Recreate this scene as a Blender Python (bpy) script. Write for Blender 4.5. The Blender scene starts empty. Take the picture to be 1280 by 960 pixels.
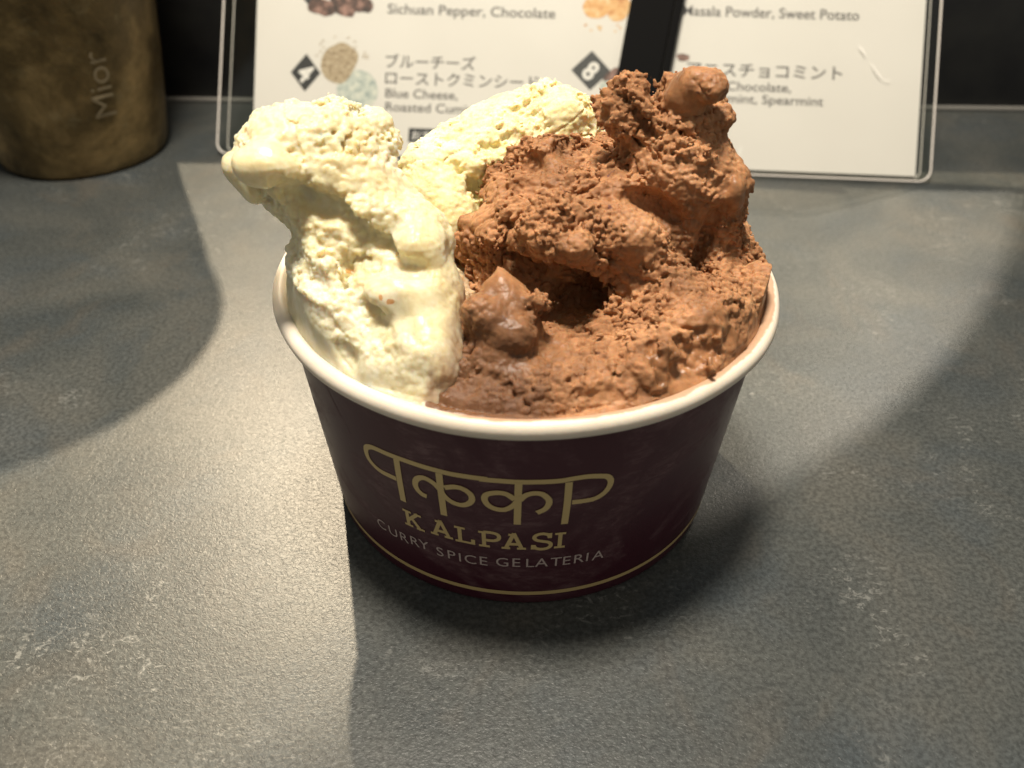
import bpy, bmesh, math, random
import numpy as np
from mathutils import Matrix, Vector
random.seed(7)
S = 0.001                                    # the scene is authored in millimetres
scene = bpy.context.scene
COL = scene.collection

# ---------------------------------------------------------------- camera
R_ = Vector((0.99989073, 0.01331895, 0.00641327)); U_ = Vector((-0.01326592, 0.61704615, 0.78681514)); F_ = Vector((-0.00652226, 0.78681424, -0.61715541))
cam_d = bpy.data.cameras.new('camera'); cam = bpy.data.objects.new('camera', cam_d); COL.objects.link(cam)
M_ = Matrix((R_, U_, -F_)).transposed().to_4x4(); M_.translation = Vector((-1.178, -141.355, 131.429))*S
cam.matrix_world = M_
cam_d.sensor_width = 36; cam_d.lens = 36*1100/1280; cam_d.clip_start = .01; cam_d.clip_end = 20
cam_d.dof.use_dof = True; cam_d.dof.focus_distance = .158; cam_d.dof.aperture_fstop = 19
scene.camera = cam

# ---------------------------------------------------------------- world and lamps
w = bpy.data.worlds.new('World'); scene.world = w; w.use_nodes = True
w.node_tree.nodes['Background'].inputs[0].default_value = (1.0, .95, .86, 1)
w.node_tree.nodes['Background'].inputs[1].default_value = 0.28
scene.view_settings.view_transform = 'Standard'; scene.view_settings.look = 'None'
scene.view_settings.exposure = 0; scene.view_settings.gamma = 1
scene.cycles.max_bounces = 8; scene.cycles.use_denoising = True; scene.cycles.sample_clamp_indirect = 6

def lamp(name, loc, energy, color, radius, spot=None, target=(0, 0, 30), blend=.3):
    d = bpy.data.lights.new(name, 'SPOT' if spot else 'POINT')
    d.energy = energy; d.color = color; d.shadow_soft_size = radius*S
    o = bpy.data.objects.new(name, d); COL.objects.link(o); o.location = Vector(loc)*S
    if spot:
        d.spot_size = math.radians(spot); d.spot_blend = blend
        o.rotation_euler = (Vector(target)-Vector(loc)).to_track_quat('-Z', 'Y').to_euler()
    return o
LAMPS = [('lamp_back_left', (-250, 640, 600), 54, (1, 0.82, 0.58), 7, 131.26, (-422, 743, 0), 0.0), ('lamp_back_right', (434, 664, 524), 12, (1, 0.9, 0.74), 4, 16.77, (45.6, 161.0, 0), 0.0), ('lamp_overhead', (-40, 15, 640), 29, (1, 0.9, 0.77), 60)]
for a_ in LAMPS: lamp(*a_)

# ---------------------------------------------------------------- helpers
def link(o, parent=None):
    COL.objects.link(o)
    if parent: o.parent = parent
    return o
def mobj(name, verts, faces, m, parent=None, smooth=False):
    me = bpy.data.meshes.new(name); me.from_pydata([tuple(c*S for c in v) for v in verts], [], faces)
    if m: me.materials.append(m)
    if smooth: me.polygons.foreach_set('use_smooth', [True]*len(me.polygons))
    me.update()
    return link(bpy.data.objects.new(name, me), parent)
def tag(o, label=None, cat=None, group=None, kind=None):
    if label: o['label'] = label
    if cat: o['category'] = cat
    if group: o['group'] = group
    if kind: o['kind'] = kind
    return o
def empty(name, loc=(0, 0, 0)):
    o = bpy.data.objects.new(name, None); o.location = Vector(loc)*S; o.empty_display_size = .01
    return link(o)
def lathe(prof, n=128):
    V, Fc = [], []
    for r, z in prof:
        for i in range(n):
            a = 2*math.pi*i/n; V.append((r*math.sin(a), -r*math.cos(a), z))
    for j in range(len(prof)-1):
        for i in range(n):
            k = (i+1) % n; Fc.append((j*n+i, j*n+k, (j+1)*n+k, (j+1)*n+i))
    return V, Fc
def bevel_box(name, x0, x1, y0, y1, z0, z1, m, bev=1., parent=None, seg=3):
    bm = bmesh.new(); bmesh.ops.create_cube(bm, size=1)
    for v in bm.verts:
        v.co = Vector(((x0+x1)/2+v.co.x*(x1-x0), (y0+y1)/2+v.co.y*(y1-y0), (z0+z1)/2+v.co.z*(z1-z0)))*S
    bmesh.ops.bevel(bm, geom=bm.edges[:], offset=bev*S, segments=seg, affect='EDGES', profile=.5)
    me = bpy.data.meshes.new(name); bm.to_mesh(me); bm.free(); me.materials.append(m)
    me.polygons.foreach_set('use_smooth', [True]*len(me.polygons))
    return link(bpy.data.objects.new(name, me), parent)
def catmull(pts, n=8):
    P = [np.array(p, float) for p in pts]
    if len(P) < 3: return P
    Q = [2*P[0]-P[1]]+P+[2*P[-1]-P[-2]]; out = []
    for i in range(1, len(Q)-2):
        a, b, c, d = Q[i-1:i+3]
        for k in range(n):
            t = k/n; out.append(.5*((2*b)+(c-a)*t+(2*a-5*b+4*c-d)*t*t+(3*b-3*c+d-a)*t**3))
    return out+[P[-1]]
def ribbon(pts, wd, V, Fc, cap=True):
    """flat ribbon of width wd along 2D points, appended to V (2D) and Fc"""
    P = [np.array(p, float) for p in pts]; b0 = len(V); n = len(P)
    for i, p in enumerate(P):
        t = P[min(i+1, n-1)]-P[max(i-1, 0)]; t = t/(np.linalg.norm(t)+1e-9); nn = np.array((-t[1], t[0]))
        w_ = wd(i/(n-1)) if callable(wd) else wd
        V.append(tuple(p+nn*w_/2)); V.append(tuple(p-nn*w_/2))
    for i in range(n-1): Fc.append((b0+2*i, b0+2*i+1, b0+2*i+3, b0+2*i+2))

# ---------------------------------------------------------------- materials
def mat(name):
    m = bpy.data.materials.new(name); m.use_nodes = True
    nt = m.node_tree; return m, nt, nt.nodes['Principled BSDF']
def N(nt, t, **k):
    n = nt.nodes.new(t)
    for a, v in k.items():
        if a.startswith('i_'): n.inputs[a[2:].replace('_', ' ')].default_value = v
        else: setattr(n, a, v)
    return n
def ramp(nt, fac, stops):
    r = nt.nodes.new('ShaderNodeValToRGB'); e = r.color_ramp.elements
    while len(e) < len(stops): e.new(.5)
    for el, (p, c) in zip(e, stops): el.position = p; el.color = c if len(c) == 4 else (*c, 1)
    nt.links.new(fac, r.inputs[0]); return r.outputs[0]
def noise(nt, co, scale, detail=4, rough=.5, dist=0, out=0):
    n = N(nt, 'ShaderNodeTexNoise'); n.inputs['Scale'].default_value = scale; n.inputs['Detail'].default_value = detail
    n.inputs['Roughness'].default_value = rough; n.inputs['Distortion'].default_value = dist
    nt.links.new(co, n.inputs['Vector']); return n.outputs[out]
def mix(nt, f, a, b, mode='MIX'):
    n = nt.nodes.new('ShaderNodeMix'); n.data_type = 'RGBA'; n.blend_type = mode
    for s_, v in ((0, f), (6, a), (7, b)):
        if hasattr(v, 'is_linked') or isinstance(v, bpy.types.NodeSocket): nt.links.new(v, n.inputs[s_])
        elif s_ == 0: n.inputs[0].default_value = v
        else: n.inputs[s_].default_value = (*v, 1) if len(v) == 3 else v
    return n.outputs[2]
def math_(nt, op, a, b=None, clamp=False):
    n = nt.nodes.new('ShaderNodeMath'); n.operation = op; n.use_clamp = clamp
    for i, v in enumerate((a, b)):
        if v is None: continue
        if isinstance(v, (int, float)): n.inputs[i].default_value = v
        else: nt.links.new(v, n.inputs[i])
    return n.outputs[0]
def bump(nt, h, dist, strength=1, prev=None):
    b = nt.nodes.new('ShaderNodeBump'); b.inputs['Strength'].default_value = strength; b.inputs['Distance'].default_value = dist*S
    nt.links.new(h, b.inputs['Height'])
    if prev: nt.links.new(prev, b.inputs['Normal'])
    return b.outputs[0]
def objco(nt, sc=(1, 1, 1), rot=(0, 0, 0)):
    t = nt.nodes.new('ShaderNodeTexCoord'); mp = nt.nodes.new('ShaderNodeMapping')
    mp.inputs['Scale'].default_value = sc; mp.inputs['Rotation'].default_value = rot
    nt.links.new(t.outputs['Object'], mp.inputs[0]); return mp.outputs[0]
def simple(name, col, rough=.5, metal=0, spec=.5, coat=0):
    m, nt, b = mat(name); b.inputs['Base Color'].default_value = (*col, 1); b.inputs['Roughness'].default_value = rough
    b.inputs['Metallic'].default_value = metal; b.inputs['Specular IOR Level'].default_value = spec; b.inputs['Coat Weight'].default_value = coat
    return m

def make_laminate():
    m, nt, b = mat('grey_laminate'); co = objco(nt)
    base = ramp(nt, noise(nt, co, 22, 5, .6, .6), [(.33, (.040, .045, .044)), (.5, (.056, .060, .056)), (.68, (.076, .076, .067))])
    blu = ramp(nt, noise(nt, objco(nt, rot=(0, 0, .7)), 31, 3, .6, .4), [(.50, (0, 0, 0)), (.72, (1, 1, 1))])
    c = mix(nt, math_(nt, 'MULTIPLY', blu, .35), base, (.034, .050, .064))
    red = ramp(nt, noise(nt, objco(nt, rot=(.3, 0, 2.1)), 44, 3, .6, .8), [(.56, (0, 0, 0)), (.74, (1, 1, 1))])
    c = mix(nt, math_(nt, 'MULTIPLY', red, .25), c, (.095, .078, .058))
    # pale worn flecks gathered in patches
    fl = ramp(nt, noise(nt, objco(nt, (1, 1.5, 1), (0, 0, .35)), 330, 4, .72, 1.6), [(.55, (0, 0, 0)), (.63, (1, 1, 1))])
    pt = ramp(nt, noise(nt, objco(nt, rot=(0, .2, 1.1)), 34, 4, .6, .5), [(.52, (0, 0, 0)), (.70, (1, 1, 1))])
    c = mix(nt, math_(nt, 'MULTIPLY', math_(nt, 'MULTIPLY', fl, pt), .5), c, (.27, .27, .25))
    gr = noise(nt, co, 1100, 2, .6)
    c = mix(nt, .8, c, ramp(nt, gr, [(.36, (.33, .33, .33)), (.64, (.68, .68, .68))]), 'OVERLAY')
    nt.links.new(c, b.inputs['Base Color'])
    h1 = noise(nt, objco(nt, (1, 1.25, 1), (0, 0, .5)), 1400, 2, .55, 1.2)
    h2 = noise(nt, co, 520, 2, .5, .6)
    nrm = bump(nt, h1, .09, .8, bump(nt, h2, .05, .6))
    nt.links.new(nrm, b.inputs['Normal'])
    b.inputs['Roughness'].default_value = .37; b.inputs['Specular IOR Level'].default_value = .30
    return m
def make_gelato(name, cols, sss, scale, rough=(.33, .55), spec=.45, speck=None, bumpd=.25, flecks=(), smear=False, melt_shade=None):
    m, nt, b = mat(name); co = objco(nt)
    c = ramp(nt, noise(nt, co, 95, 5, .62, .5), [(.32, cols[0]), (.5, cols[1]), (.68, cols[2])])
    c2 = ramp(nt, noise(nt, co, 700, 3, .6), [(.35, (.38, .38, .38)), (.65, (.62, .62, .62))])
    c = mix(nt, .5, c, c2, 'OVERLAY')
    if speck:
        s_ = ramp(nt, noise(nt, objco(nt, rot=(.4, 1, .3)), speck[1], 3, .5, .6), [(speck[2], (0, 0, 0)), (speck[2]+.05, (1, 1, 1))])
        c = mix(nt, s_, c, speck[0])
    for (fx, fy, fz) in flecks:                     # a few caramel flecks lying in the gelato
        tc = nt.nodes.new('ShaderNodeTexCoord'); vm = nt.nodes.new('ShaderNodeVectorMath'); vm.operation = 'DISTANCE'; vm.inputs[1].default_value = (fx*S, fy*S, fz*S)
        nt.links.new(tc.outputs['Object'], vm.inputs[0]); q = math_(nt, 'ADD', math_(nt, 'DIVIDE', vm.outputs['Value'], 1.5*S), math_(nt, 'MULTIPLY', noise(nt, tc.outputs['Object'], 900, 3, .6), 1.2))
        c = mix(nt, ramp(nt, q, [(.95, (.85, .85, .85)), (1.15, (0, 0, 0))]), c, (.62, .30, .09))
    if melt_shade:                                       # half melted, darker chocolate at the front, with shade painted into its colour
        tc = nt.nodes.new('ShaderNodeTexCoord'); vm = nt.nodes.new('ShaderNodeVectorMath'); vm.operation = 'DISTANCE'; vm.inputs[1].default_value = tuple(v*S for v in melt_shade)
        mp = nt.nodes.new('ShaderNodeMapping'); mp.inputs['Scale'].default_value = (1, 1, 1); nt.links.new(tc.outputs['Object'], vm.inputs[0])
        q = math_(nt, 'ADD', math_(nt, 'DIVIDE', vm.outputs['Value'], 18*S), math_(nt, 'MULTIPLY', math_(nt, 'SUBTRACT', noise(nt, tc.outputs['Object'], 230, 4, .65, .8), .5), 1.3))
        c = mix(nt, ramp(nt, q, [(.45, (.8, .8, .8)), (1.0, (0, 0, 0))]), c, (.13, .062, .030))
    if smear:                                      # the neighbouring chocolate bleeds in along the seam
        tc = nt.nodes.new('ShaderNodeTexCoord'); sp = nt.nodes.new('ShaderNodeSeparateXYZ'); nt.links.new(tc.outputs['Object'], sp.inputs[0])
        gx = math_(nt, 'ADD', math_(nt, 'MULTIPLY', sp.outputs[0], 140), math_(nt, 'MULTIPLY', sp.outputs[2], -60))
        gx = math_(nt, 'ADD', gx, math_(nt, 'MULTIPLY', noise(nt, objco(nt, (1, 1, .4)), 220, 4, .6, .6), 1.6))
        c = mix(nt, ramp(nt, math_(nt, 'ADD', gx, 4.8), [(.35, (0, 0, 0)), (.9, (.75, .75, .75))]), c, (.36, .21, .12))
    nt.links.new(c, b.inputs['Base Color'])
    at = N(nt, 'ShaderNodeAttribute', attribute_name='crumb')
    rg = nt.nodes.new('ShaderNodeMapRange'); nt.links.new(at.outputs['Fac'], rg.inputs[0]); rg.inputs[3].default_value = rough[0]; rg.inputs[4].default_value = rough[1]
    nt.links.new(rg.outputs[0], b.inputs['Roughness'])
    b.inputs['Subsurface Weight'].default_value = 1; b.inputs['Subsurface Radius'].default_value = sss; b.inputs['Subsurface Scale'].default_value = scale*S
    b.inputs['Specular IOR Level'].default_value = spec
    h = noise(nt, co, 1500, 3, .6); h2 = noise(nt, co, 600, 3, .65)
    st = math_(nt, 'ADD', math_(nt, 'MULTIPLY', at.outputs['Fac'], .6), .4)
    b1 = nt.nodes.new('ShaderNodeBump'); b1.inputs['Distance'].default_value = bumpd*1.3*S; nt.links.new(h2, b1.inputs['Height']); nt.links.new(st, b1.inputs['Strength'])
    b2 = nt.nodes.new('ShaderNodeBump'); b2.inputs['Distance'].default_value = bumpd*.5*S; nt.links.new(h, b2.inputs['Height']); nt.links.new(st, b2.inputs['Strength']); nt.links.new(b1.outputs[0], b2.inputs['Normal'])
    nt.links.new(b2.outputs[0], b.inputs['Normal'])
    return m
def make_sleeve():
    m, nt, b = mat('burgundy_coated_paper'); co = objco(nt)
    sm = ramp(nt, noise(nt, objco(nt, (1, 1, 1.6), (.3, .5, .2)), 26, 5, .62, 2.2), [(.50, (0, 0, 0)), (.66, (1, 1, 1))])
    fine = ramp(nt, noise(nt, objco(nt, (1, 1, 2.5), (.2, .6, .2)), 240, 4, .7, 1.5), [(.45, (0, 0, 0)), (.7, (1, 1, 1))])
    c = mix(nt, math_(nt, 'MULTIPLY', sm, math_(nt, 'ADD', math_(nt, 'MULTIPLY', fine, .45), .12)), (.052, .008, .017), (.24, .15, .15))
    nt.links.new(c, b.inputs['Base Color'])
    r = nt.nodes.new('ShaderNodeMapRange'); nt.links.new(sm, r.inputs[0]); r.inputs[3].default_value = .36; r.inputs[4].default_value = .55
    nt.links.new(r.outputs[0], b.inputs['Roughness'])
    nt.links.new(bump(nt, noise(nt, co, 900, 2, .5), .02, .5, bump(nt, noise(nt, co, 60, 3, .5), .25, .4)), b.inputs['Normal'])
    return m
def make_copper():
    m, nt, b = mat('aged_copper'); co = objco(nt)
    n1 = noise(nt, co, 30, 6, .68, .3); n2 = noise(nt, objco(nt, rot=(.5, .2, 0)), 150, 4, .7, .2)
    c = ramp(nt, n1, [(.34, (.04, .028, .010)), (.5, (.13, .09, .036)), (.64, (.30, .21, .09))])
    c = mix(nt, ramp(nt, n2, [(.55, (0, 0, 0)), (.75, (.4, .4, .4))]), c, (.26, .22, .12))
    nt.links.new(c, b.inputs['Base Color']); b.inputs['Metallic'].default_value = .6
    nt.links.new(ramp(nt, n2, [(.3, (.36, .36, .36)), (.7, (.6, .6, .6))]), b.inputs['Roughness'])
    nt.links.new(bump(nt, n1, 1.0, .6, bump(nt, n2, .3, .5)), b.inputs['Normal'])
    return m
def make_rim():
    m, nt, b = mat('white_waxed_paper'); co = objco(nt)
    c = ramp(nt, noise(nt, co, 55, 4, .6), [(.3, (.68, .60, .48)), (.7, (.80, .73, .61))])
    tc = nt.nodes.new('ShaderNodeTexCoord'); sp = nt.nodes.new('ShaderNodeSeparateXYZ'); nt.links.new(tc.outputs['Object'], sp.inputs[0])
    vm = nt.nodes.new('ShaderNodeVectorMath'); vm.operation = 'MULTIPLY'; vm.inputs[1].default_value = (1, 1, 0); nt.links.new(tc.outputs['Object'], vm.inputs[0])
    vl = nt.nodes.new('ShaderNodeVectorMath'); vl.operation = 'LENGTH'; nt.links.new(vm.outputs[0], vl.inputs[0])
    # chocolate film dried on the inner side of the lip, on the chocolate's side only
    q = math_(nt, 'SUBTRACT', math_(nt, 'MULTIPLY', math_(nt, 'SUBTRACT', vl.outputs['Value'], .0437), 900), math_(nt, 'MULTIPLY', noise(nt, co, 160, 4, .65, .4), 1.6))
    on = math_(nt, 'MULTIPLY', ramp(nt, q, [(0, (1, 1, 1)), (.35, (0, 0, 0))]), ramp(nt, math_(nt, 'ADD', math_(nt, 'MULTIPLY', sp.outputs[0], 60), 1.0), [(.2, (0, 0, 0)), (.5, (.8, .8, .8))]))
    c = mix(nt, on, c, (.42, .22, .11))
    nt.links.new(c, b.inputs['Base Color']); b.inputs['Roughness'].default_value = .5
    b.inputs['Subsurface Weight'].default_value = .3; b.inputs['Subsurface Radius'].default_value = (1, .7, .4); b.inputs['Subsurface Scale'].default_value = 1.2*S
    nt.links.new(bump(nt, noise(nt, co, 500, 3, .6), .12, .6, bump(nt, noise(nt, co, 70, 2, .5), .5, .3)), b.inputs['Normal'])
    return m
def make_paper():
    m, nt, b = mat('menu_paper'); co = objco(nt)
    c = ramp(nt, noise(nt, co, 18, 3, .5), [(.3, (.70, .655, .61)), (.7, (.745, .70, .655))])
    sc_ = ramp(nt, noise(nt, objco(nt, (3, 1, 1), (0, 0, .9)), 60, 3, .6, 1), [(.70, (0, 0, 0)), (.76, (.5, .5, .5))])
    nt.links.new(mix(nt, sc_, c, (.9, .88, .84)), b.inputs['Base Color']); b.inputs['Roughness'].default_value = .6
    nt.links.new(bump(nt, noise(nt, co, 25, 2, .5), .6, .25), b.inputs['Normal'])
    return m
def make_clear():
    m = bpy.data.materials.new('clear_acrylic'); m.use_nodes = True; nt = m.node_tree; nt.nodes.remove(nt.nodes['Principled BSDF'])
    t = nt.nodes.new('ShaderNodeBsdfTransparent'); t.inputs[0].default_value = (.93, .94, .93, 1)
    g = nt.nodes.new('ShaderNodeBsdfGlossy'); g.inputs['Roughness'].default_value = .06
    f = nt.nodes.new('ShaderNodeFresnel'); f.inputs[0].default_value = 1.45; ms = nt.nodes.new('ShaderNodeMixShader')
    ge = nt.nodes.new('ShaderNodeNewGeometry'); fr = math_(nt, 'MULTIPLY', f.outputs[0], math_(nt, 'SUBTRACT', 1, ge.outputs['Backfacing']))
    nt.links.new(fr, ms.inputs[0]); nt.links.new(t.outputs[0], ms.inputs[1]); nt.links.new(g.outputs[0], ms.inputs[2])
    nt.links.new(ms.outputs[0], nt.nodes['Material Output'].inputs[0]); return m
def make_speckled(name, a, b_, c_, scale):
    m, nt, b = mat(name); co = objco(nt)
    nt.links.new(ramp(nt, noise(nt, co, scale, 4, .7), [(.36, a), (.5, b_), (.62, c_)]), b.inputs['Base Color']); b.inputs['Roughness'].default_value = .6
    return m
M_LAM = make_laminate(); M_SLEEVE = make_sleeve(); M_COPPER = make_copper(); M_RIM = make_rim(); M_PAPER = make_paper(); M_CLEAR = make_clear()
M_CHOC = make_gelato('chocolate_gelato', [(0.21, 0.1, 0.044), (0.345, 0.17, 0.078), (0.47, 0.25, 0.122)], (1, .5, .3), .15, (.34, .85), .25, ((.15, .065, .045), 420, .70), .25, melt_shade=(-8, -38, 50))
M_WHITE = make_gelato('white_gelato', [(0.67, 0.57, 0.32), (0.73, 0.66, 0.43), (0.78, 0.73, 0.55)], (1, .75, .45), 2.2, (.3, .65), .35, None, .2, [(-27.8, -21.6, 59.8), (-27.5, -22.3, 58.2), (-21.7, -29.6, 59.9), (-20.5, -30.0, 59.6), (-34.4, -29.5, 53.8), (-33.9, -30.1, 53.4)], True)
M_YELLOW = make_gelato('pale_yellow_gelato', [(0.74, 0.64, 0.31), (0.8, 0.725, 0.43), (0.84, 0.79, 0.53)], (1, .72, .40), .9, (.5, .7), .25, None, .3)
M_GOLD = simple('gold_ink', (.60, .45, .20), .38, .1)
M_PINK = simple('dull_silver_ink', (.46, .37, .34), .5)
M_BLACK = simple('black_print', (.018, .018, .018), .5)
M_INK = simple('grey_print', (.075, .068, .068), .6)
M_WHITEPRINT = simple('white_print', (.78, .74, .70), .6)
M_BLACKPL = simple('black_plastic', (.004, .004, .004), .7, spec=.05)
M_EDGE = simple('acrylic_edge', (.62, .58, .53), .25)

KALP = [('K', -27.63, 19.05), ('A', -19.92, 19.39), ('L', -14.05, 19.2), ('P', -8.02, 19.08), ('A', -2.13, 19.11), ('S', 4.2, 19.11), ('I', 8.85, 19.08)]
CURRY = [('C', -39.61, 12.12), ('U', -35.43, 12.09), ('R', -31.88, 12.19), ('R', -28.46, 12.56), ('Y', -25.57, 12.71), ('S', -21.08, 12.37), ('P', -18.02, 12.4), ('I', -15.68, 12.35), ('C', -12.97, 12.42), ('E', -9.69, 12.6), ('G', -4.88, 12.89), ('E', -1.52, 12.98), ('L', 1.83, 12.94), ('A', 4.79, 12.95), ('T', 8.38, 12.87), ('E', 10.99, 12.86), ('R', 14.06, 12.89), ('I', 16.36, 12.84), ('A', 19.26, 12.67)]
# ---------------------------------------------------------------- setting
tag(bevel_box('countertop', -700, 700, -420, 211, -30, 0, M_LAM, 1.2), kind='structure')
m_, nt_, b_ = mat('black_panel'); cc = objco(nt_)
nt_.links.new(ramp(nt_, noise(nt_, cc, 60, 4, .6), [(.3, (.006, .006, .007)), (.7, (.014, .014, .013))]), b_.inputs['Base Color']); b_.inputs['Roughness'].default_value = .35
tag(bevel_box('back_panel', -700, 700, 211.6, 229, -30, 76, m_, 1.), kind='structure')
tag(bevel_box('panel_joint', -700, 700, 208.6, 211.2, .05, 1.5, simple('grey_sealant', (.16, .155, .14), .45), .5), kind='structure')

# ---------------------------------------------------------------- paper cup
RB, RT, HC = 39.05, 44.0, 46.6
def cone_r(z): return RB+(RT-RB)*z/48.58
cup = empty('paper_cup'); tag(cup, 'burgundy paper cup with white rolled rim and gold lettering, full of gelato', 'cup')
prof = [(RB-.8, 1.2), (RB-.5, .25), (RB-.1, .15)]+[(cone_r(z), z) for z in np.linspace(.5, HC, 24)]
V, Fc = lathe(prof, 160); mobj('sleeve', V, Fc, M_SLEEVE, cup, True)
# rolled rim: slightly uneven torus running down into the inner wall
V, Fc = [], []; n = 220; prr = []
for k in range(13):
    a = math.radians(-100+k*(290/12)); prr.append((44.45+1.5*math.cos(a), 46.9+1.65*math.sin(a)))
prr += [(42.3, 44.0), (41.9, 40), (41.2, 34), (39.5, 20), (38.2, 3)]
for j, (r, z) in enumerate(prr):
    for i in range(n):
        a = 2*math.pi*i/n; wv = .18*math.sin(2*a+.6)+.10*math.sin(5*a+2)+.05*math.sin(13*a)
        zz = z+(.25*math.sin(3*a+1)+.08*math.sin(11*a) if z > 44 else 0)
        V.append(((r+wv)*math.sin(a), -(r+wv)*math.cos(a), zz))
for j in range(len(prr)-1):
    for i in range(n):
        k = (i+1) % n; Fc.append((j*n+i, j*n+k, (j+1)*n+k, (j+1)*n+i))
mobj('rim', V, Fc, M_RIM, cup, True)
V, Fc = lathe([(.01, 2.2), (RB-1.6, 2.2), (RB-1.4, 1.0)], 96); mobj('base', V, Fc, M_RIM, cup, True)
def on_cone(th, z, off):
    a = math.radians(th); r = cone_r(z)+off; return (r*math.sin(a), -r*math.cos(a), z)
def ring(name, z0, z1, off, m):
    V, Fc = [], []
    for i in range(240):
        th = 1.5*i; V += [on_cone(th, z0, off), on_cone(th, z1, off)]
    for i in range(240):
        k = (i+1) % 240; Fc.append((2*i, 2*k, 2*k+1, 2*i+1))
    return mobj(name, V, Fc, m, cup, True)
ring('gold_band', 2.9, 3.95, .06, M_GOLD)
KD = 42.3*math.pi/180                              # millimetres of arc per degree
LOGO = {
'bar': [(-30.19, 28.74), (-32.05, 28.72), (-34.44, 28.69), (-36.49, 29.15), (-38.06, 30.28), (-38.4, 31.71), (-37.98, 33.0), (-36.6, 33.85), (-34.68, 34.21), (-31.78, 34.35), (-29.03, 34.47), (-25.39, 34.58), (-22.44, 34.58), (-19.12, 34.59), (-15.92, 34.55), (-11.92, 34.65), (-7.82, 34.68), (-9.51, 34.5), (-5.19, 34.58), (-1.42, 34.53), (3.09, 34.55), (7.63, 34.56), (10.68, 34.8), (13.79, 34.81), (16.51, 34.37), (18.22, 33.84), (19.12, 32.61), (18.94, 31.18), (18.02, 29.92), (16.2, 28.97), (14.01, 28.8), (10.74, 28.88)] ,
'stem1': [(-29.0, 34.0), (-29.24, 29.25), (-29.37, 23.26)] ,
'stem2': [(-18.5, 34.03), (-18.55, 28.82), (-18.53, 23.35)] ,
'hook2': [(-22.36, 27.16), (-23.6, 27.39), (-24.72, 28.41), (-24.85, 29.87), (-23.99, 31.16), (-22.39, 31.81), (-20.5, 31.39), (-18.97, 30.21), (-17.74, 28.52), (-16.18, 27.52), (-14.09, 27.23), (-12.41, 27.84), (-11.41, 29.05), (-11.66, 30.4), (-13.06, 31.38), (-15.08, 31.57), (-17.6, 30.78)] ,
'stem3': [(-1.12, 34.39), (-1.24, 29.21), (-1.32, 23.76)] ,
'stem4': [(9.59, 34.07), (9.66, 29.02), (9.48, 23.43)] ,
'loop3': [(-1.38, 29.81), (-2.41, 28.55), (-4.26, 27.51), (-6.39, 27.62), (-7.96, 28.5), (-8.56, 29.93), (-7.86, 31.07), (-5.76, 31.67), (-3.7, 31.48), (-1.9, 30.24)] ,
'hook3': [(-0.86, 30.13), (0.41, 31.35), (2.18, 31.88), (3.99, 31.59), (5.35, 30.33), (5.55, 29.11), (4.71, 27.78), (3.02, 26.92)] ,
}
off = .06
for k, pts in LOGO.items():
    V2, F2 = [], []; P = catmull([(a*KD, z) for a, z in pts], 8 if len(pts) > 3 else 4)
    wd = 1.2 if k.startswith('stem') else (lambda t: 1.08)
    ribbon(P, wd, V2, F2); off += .012
    mobj('logo_stroke', [on_cone(u/KD, v, off) for u, v in V2], F2, M_GOLD, cup)
SL = {'K': (.9, [[(.2, 0), (.2, 1)], [(.22, .40), (.76, 1)], [(.40, .60), (.80, 0)]], [(.0, .42, 0), (.0, .42, 1), (.58, .92, 1), (.60, 1.0, 0)]),
      'A': (1., [[(.16, 0), (.52, 1.04)], [(.50, 1.04), (.86, 0)], [(.28, .33), (.74, .33)]], [(.0, .36, 0), (.64, 1.02, 0), (.28, .56, 1)]),
      'L': (.8, [[(.22, 0), (.22, 1)], [(.78, 0), (.78, .32)]], [(.0, .84, 0), (.0, .46, 1)]),
      'P': (.85, [[(.22, 0), (.22, 1)], [(.22, .97), (.58, .97), (.80, .88), (.86, .72), (.80, .56), (.58, .46), (.22, .46)]], [(.0, .46, 0), (.0, .3, 1)]),
      'S': (.8, [[(.78, .74), (.70, .92), (.46, 1.0), (.22, .92), (.14, .76), (.24, .60), (.50, .51), (.76, .42), (.84, .24), (.74, .07), (.48, 0), (.22, .07), (.12, .26)], [(.78, .70), (.78, 1.02)], [(.10, .0), (.10, .30)]], []),
      'I': (.5, [[(.25, 0), (.25, 1)]], [(.02, .48, 0), (.02, .48, 1)])}
def slab_letter(c, th, z, h, wsc):
    global off
    w_, strokes, serifs = SL[c]; V2, F2, o2 = [], [], []
    X0 = th*KD-w_*h*wsc/2; Z0 = z-h/2
    def add(P, wd):
        n0 = len(V2); ribbon(P, wd, V2, F2); o2.extend([len(o2)*0+add.o]*(len(V2)-n0)); add.o += .008
    add.o = .06
    for s_ in strokes:
        P = [(X0+x*h*wsc, Z0+y*h) for x, y in s_]; add(catmull(P, 5) if len(P) > 2 else P, h*.17)
    for a, b, y in serifs:
        yy = Z0+h*(.06 if y == 0 else .94); add([(X0+a*h*wsc, yy), (X0+b*h*wsc, yy)], h*.13)
    mobj('letter', [on_cone(u/KD, v, o) for (u, v), o in zip(V2, o2)], F2, M_GOLD, cup)
for c, th, z in KALP: slab_letter(c, th, z-.15, 4.3, .98)

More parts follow.
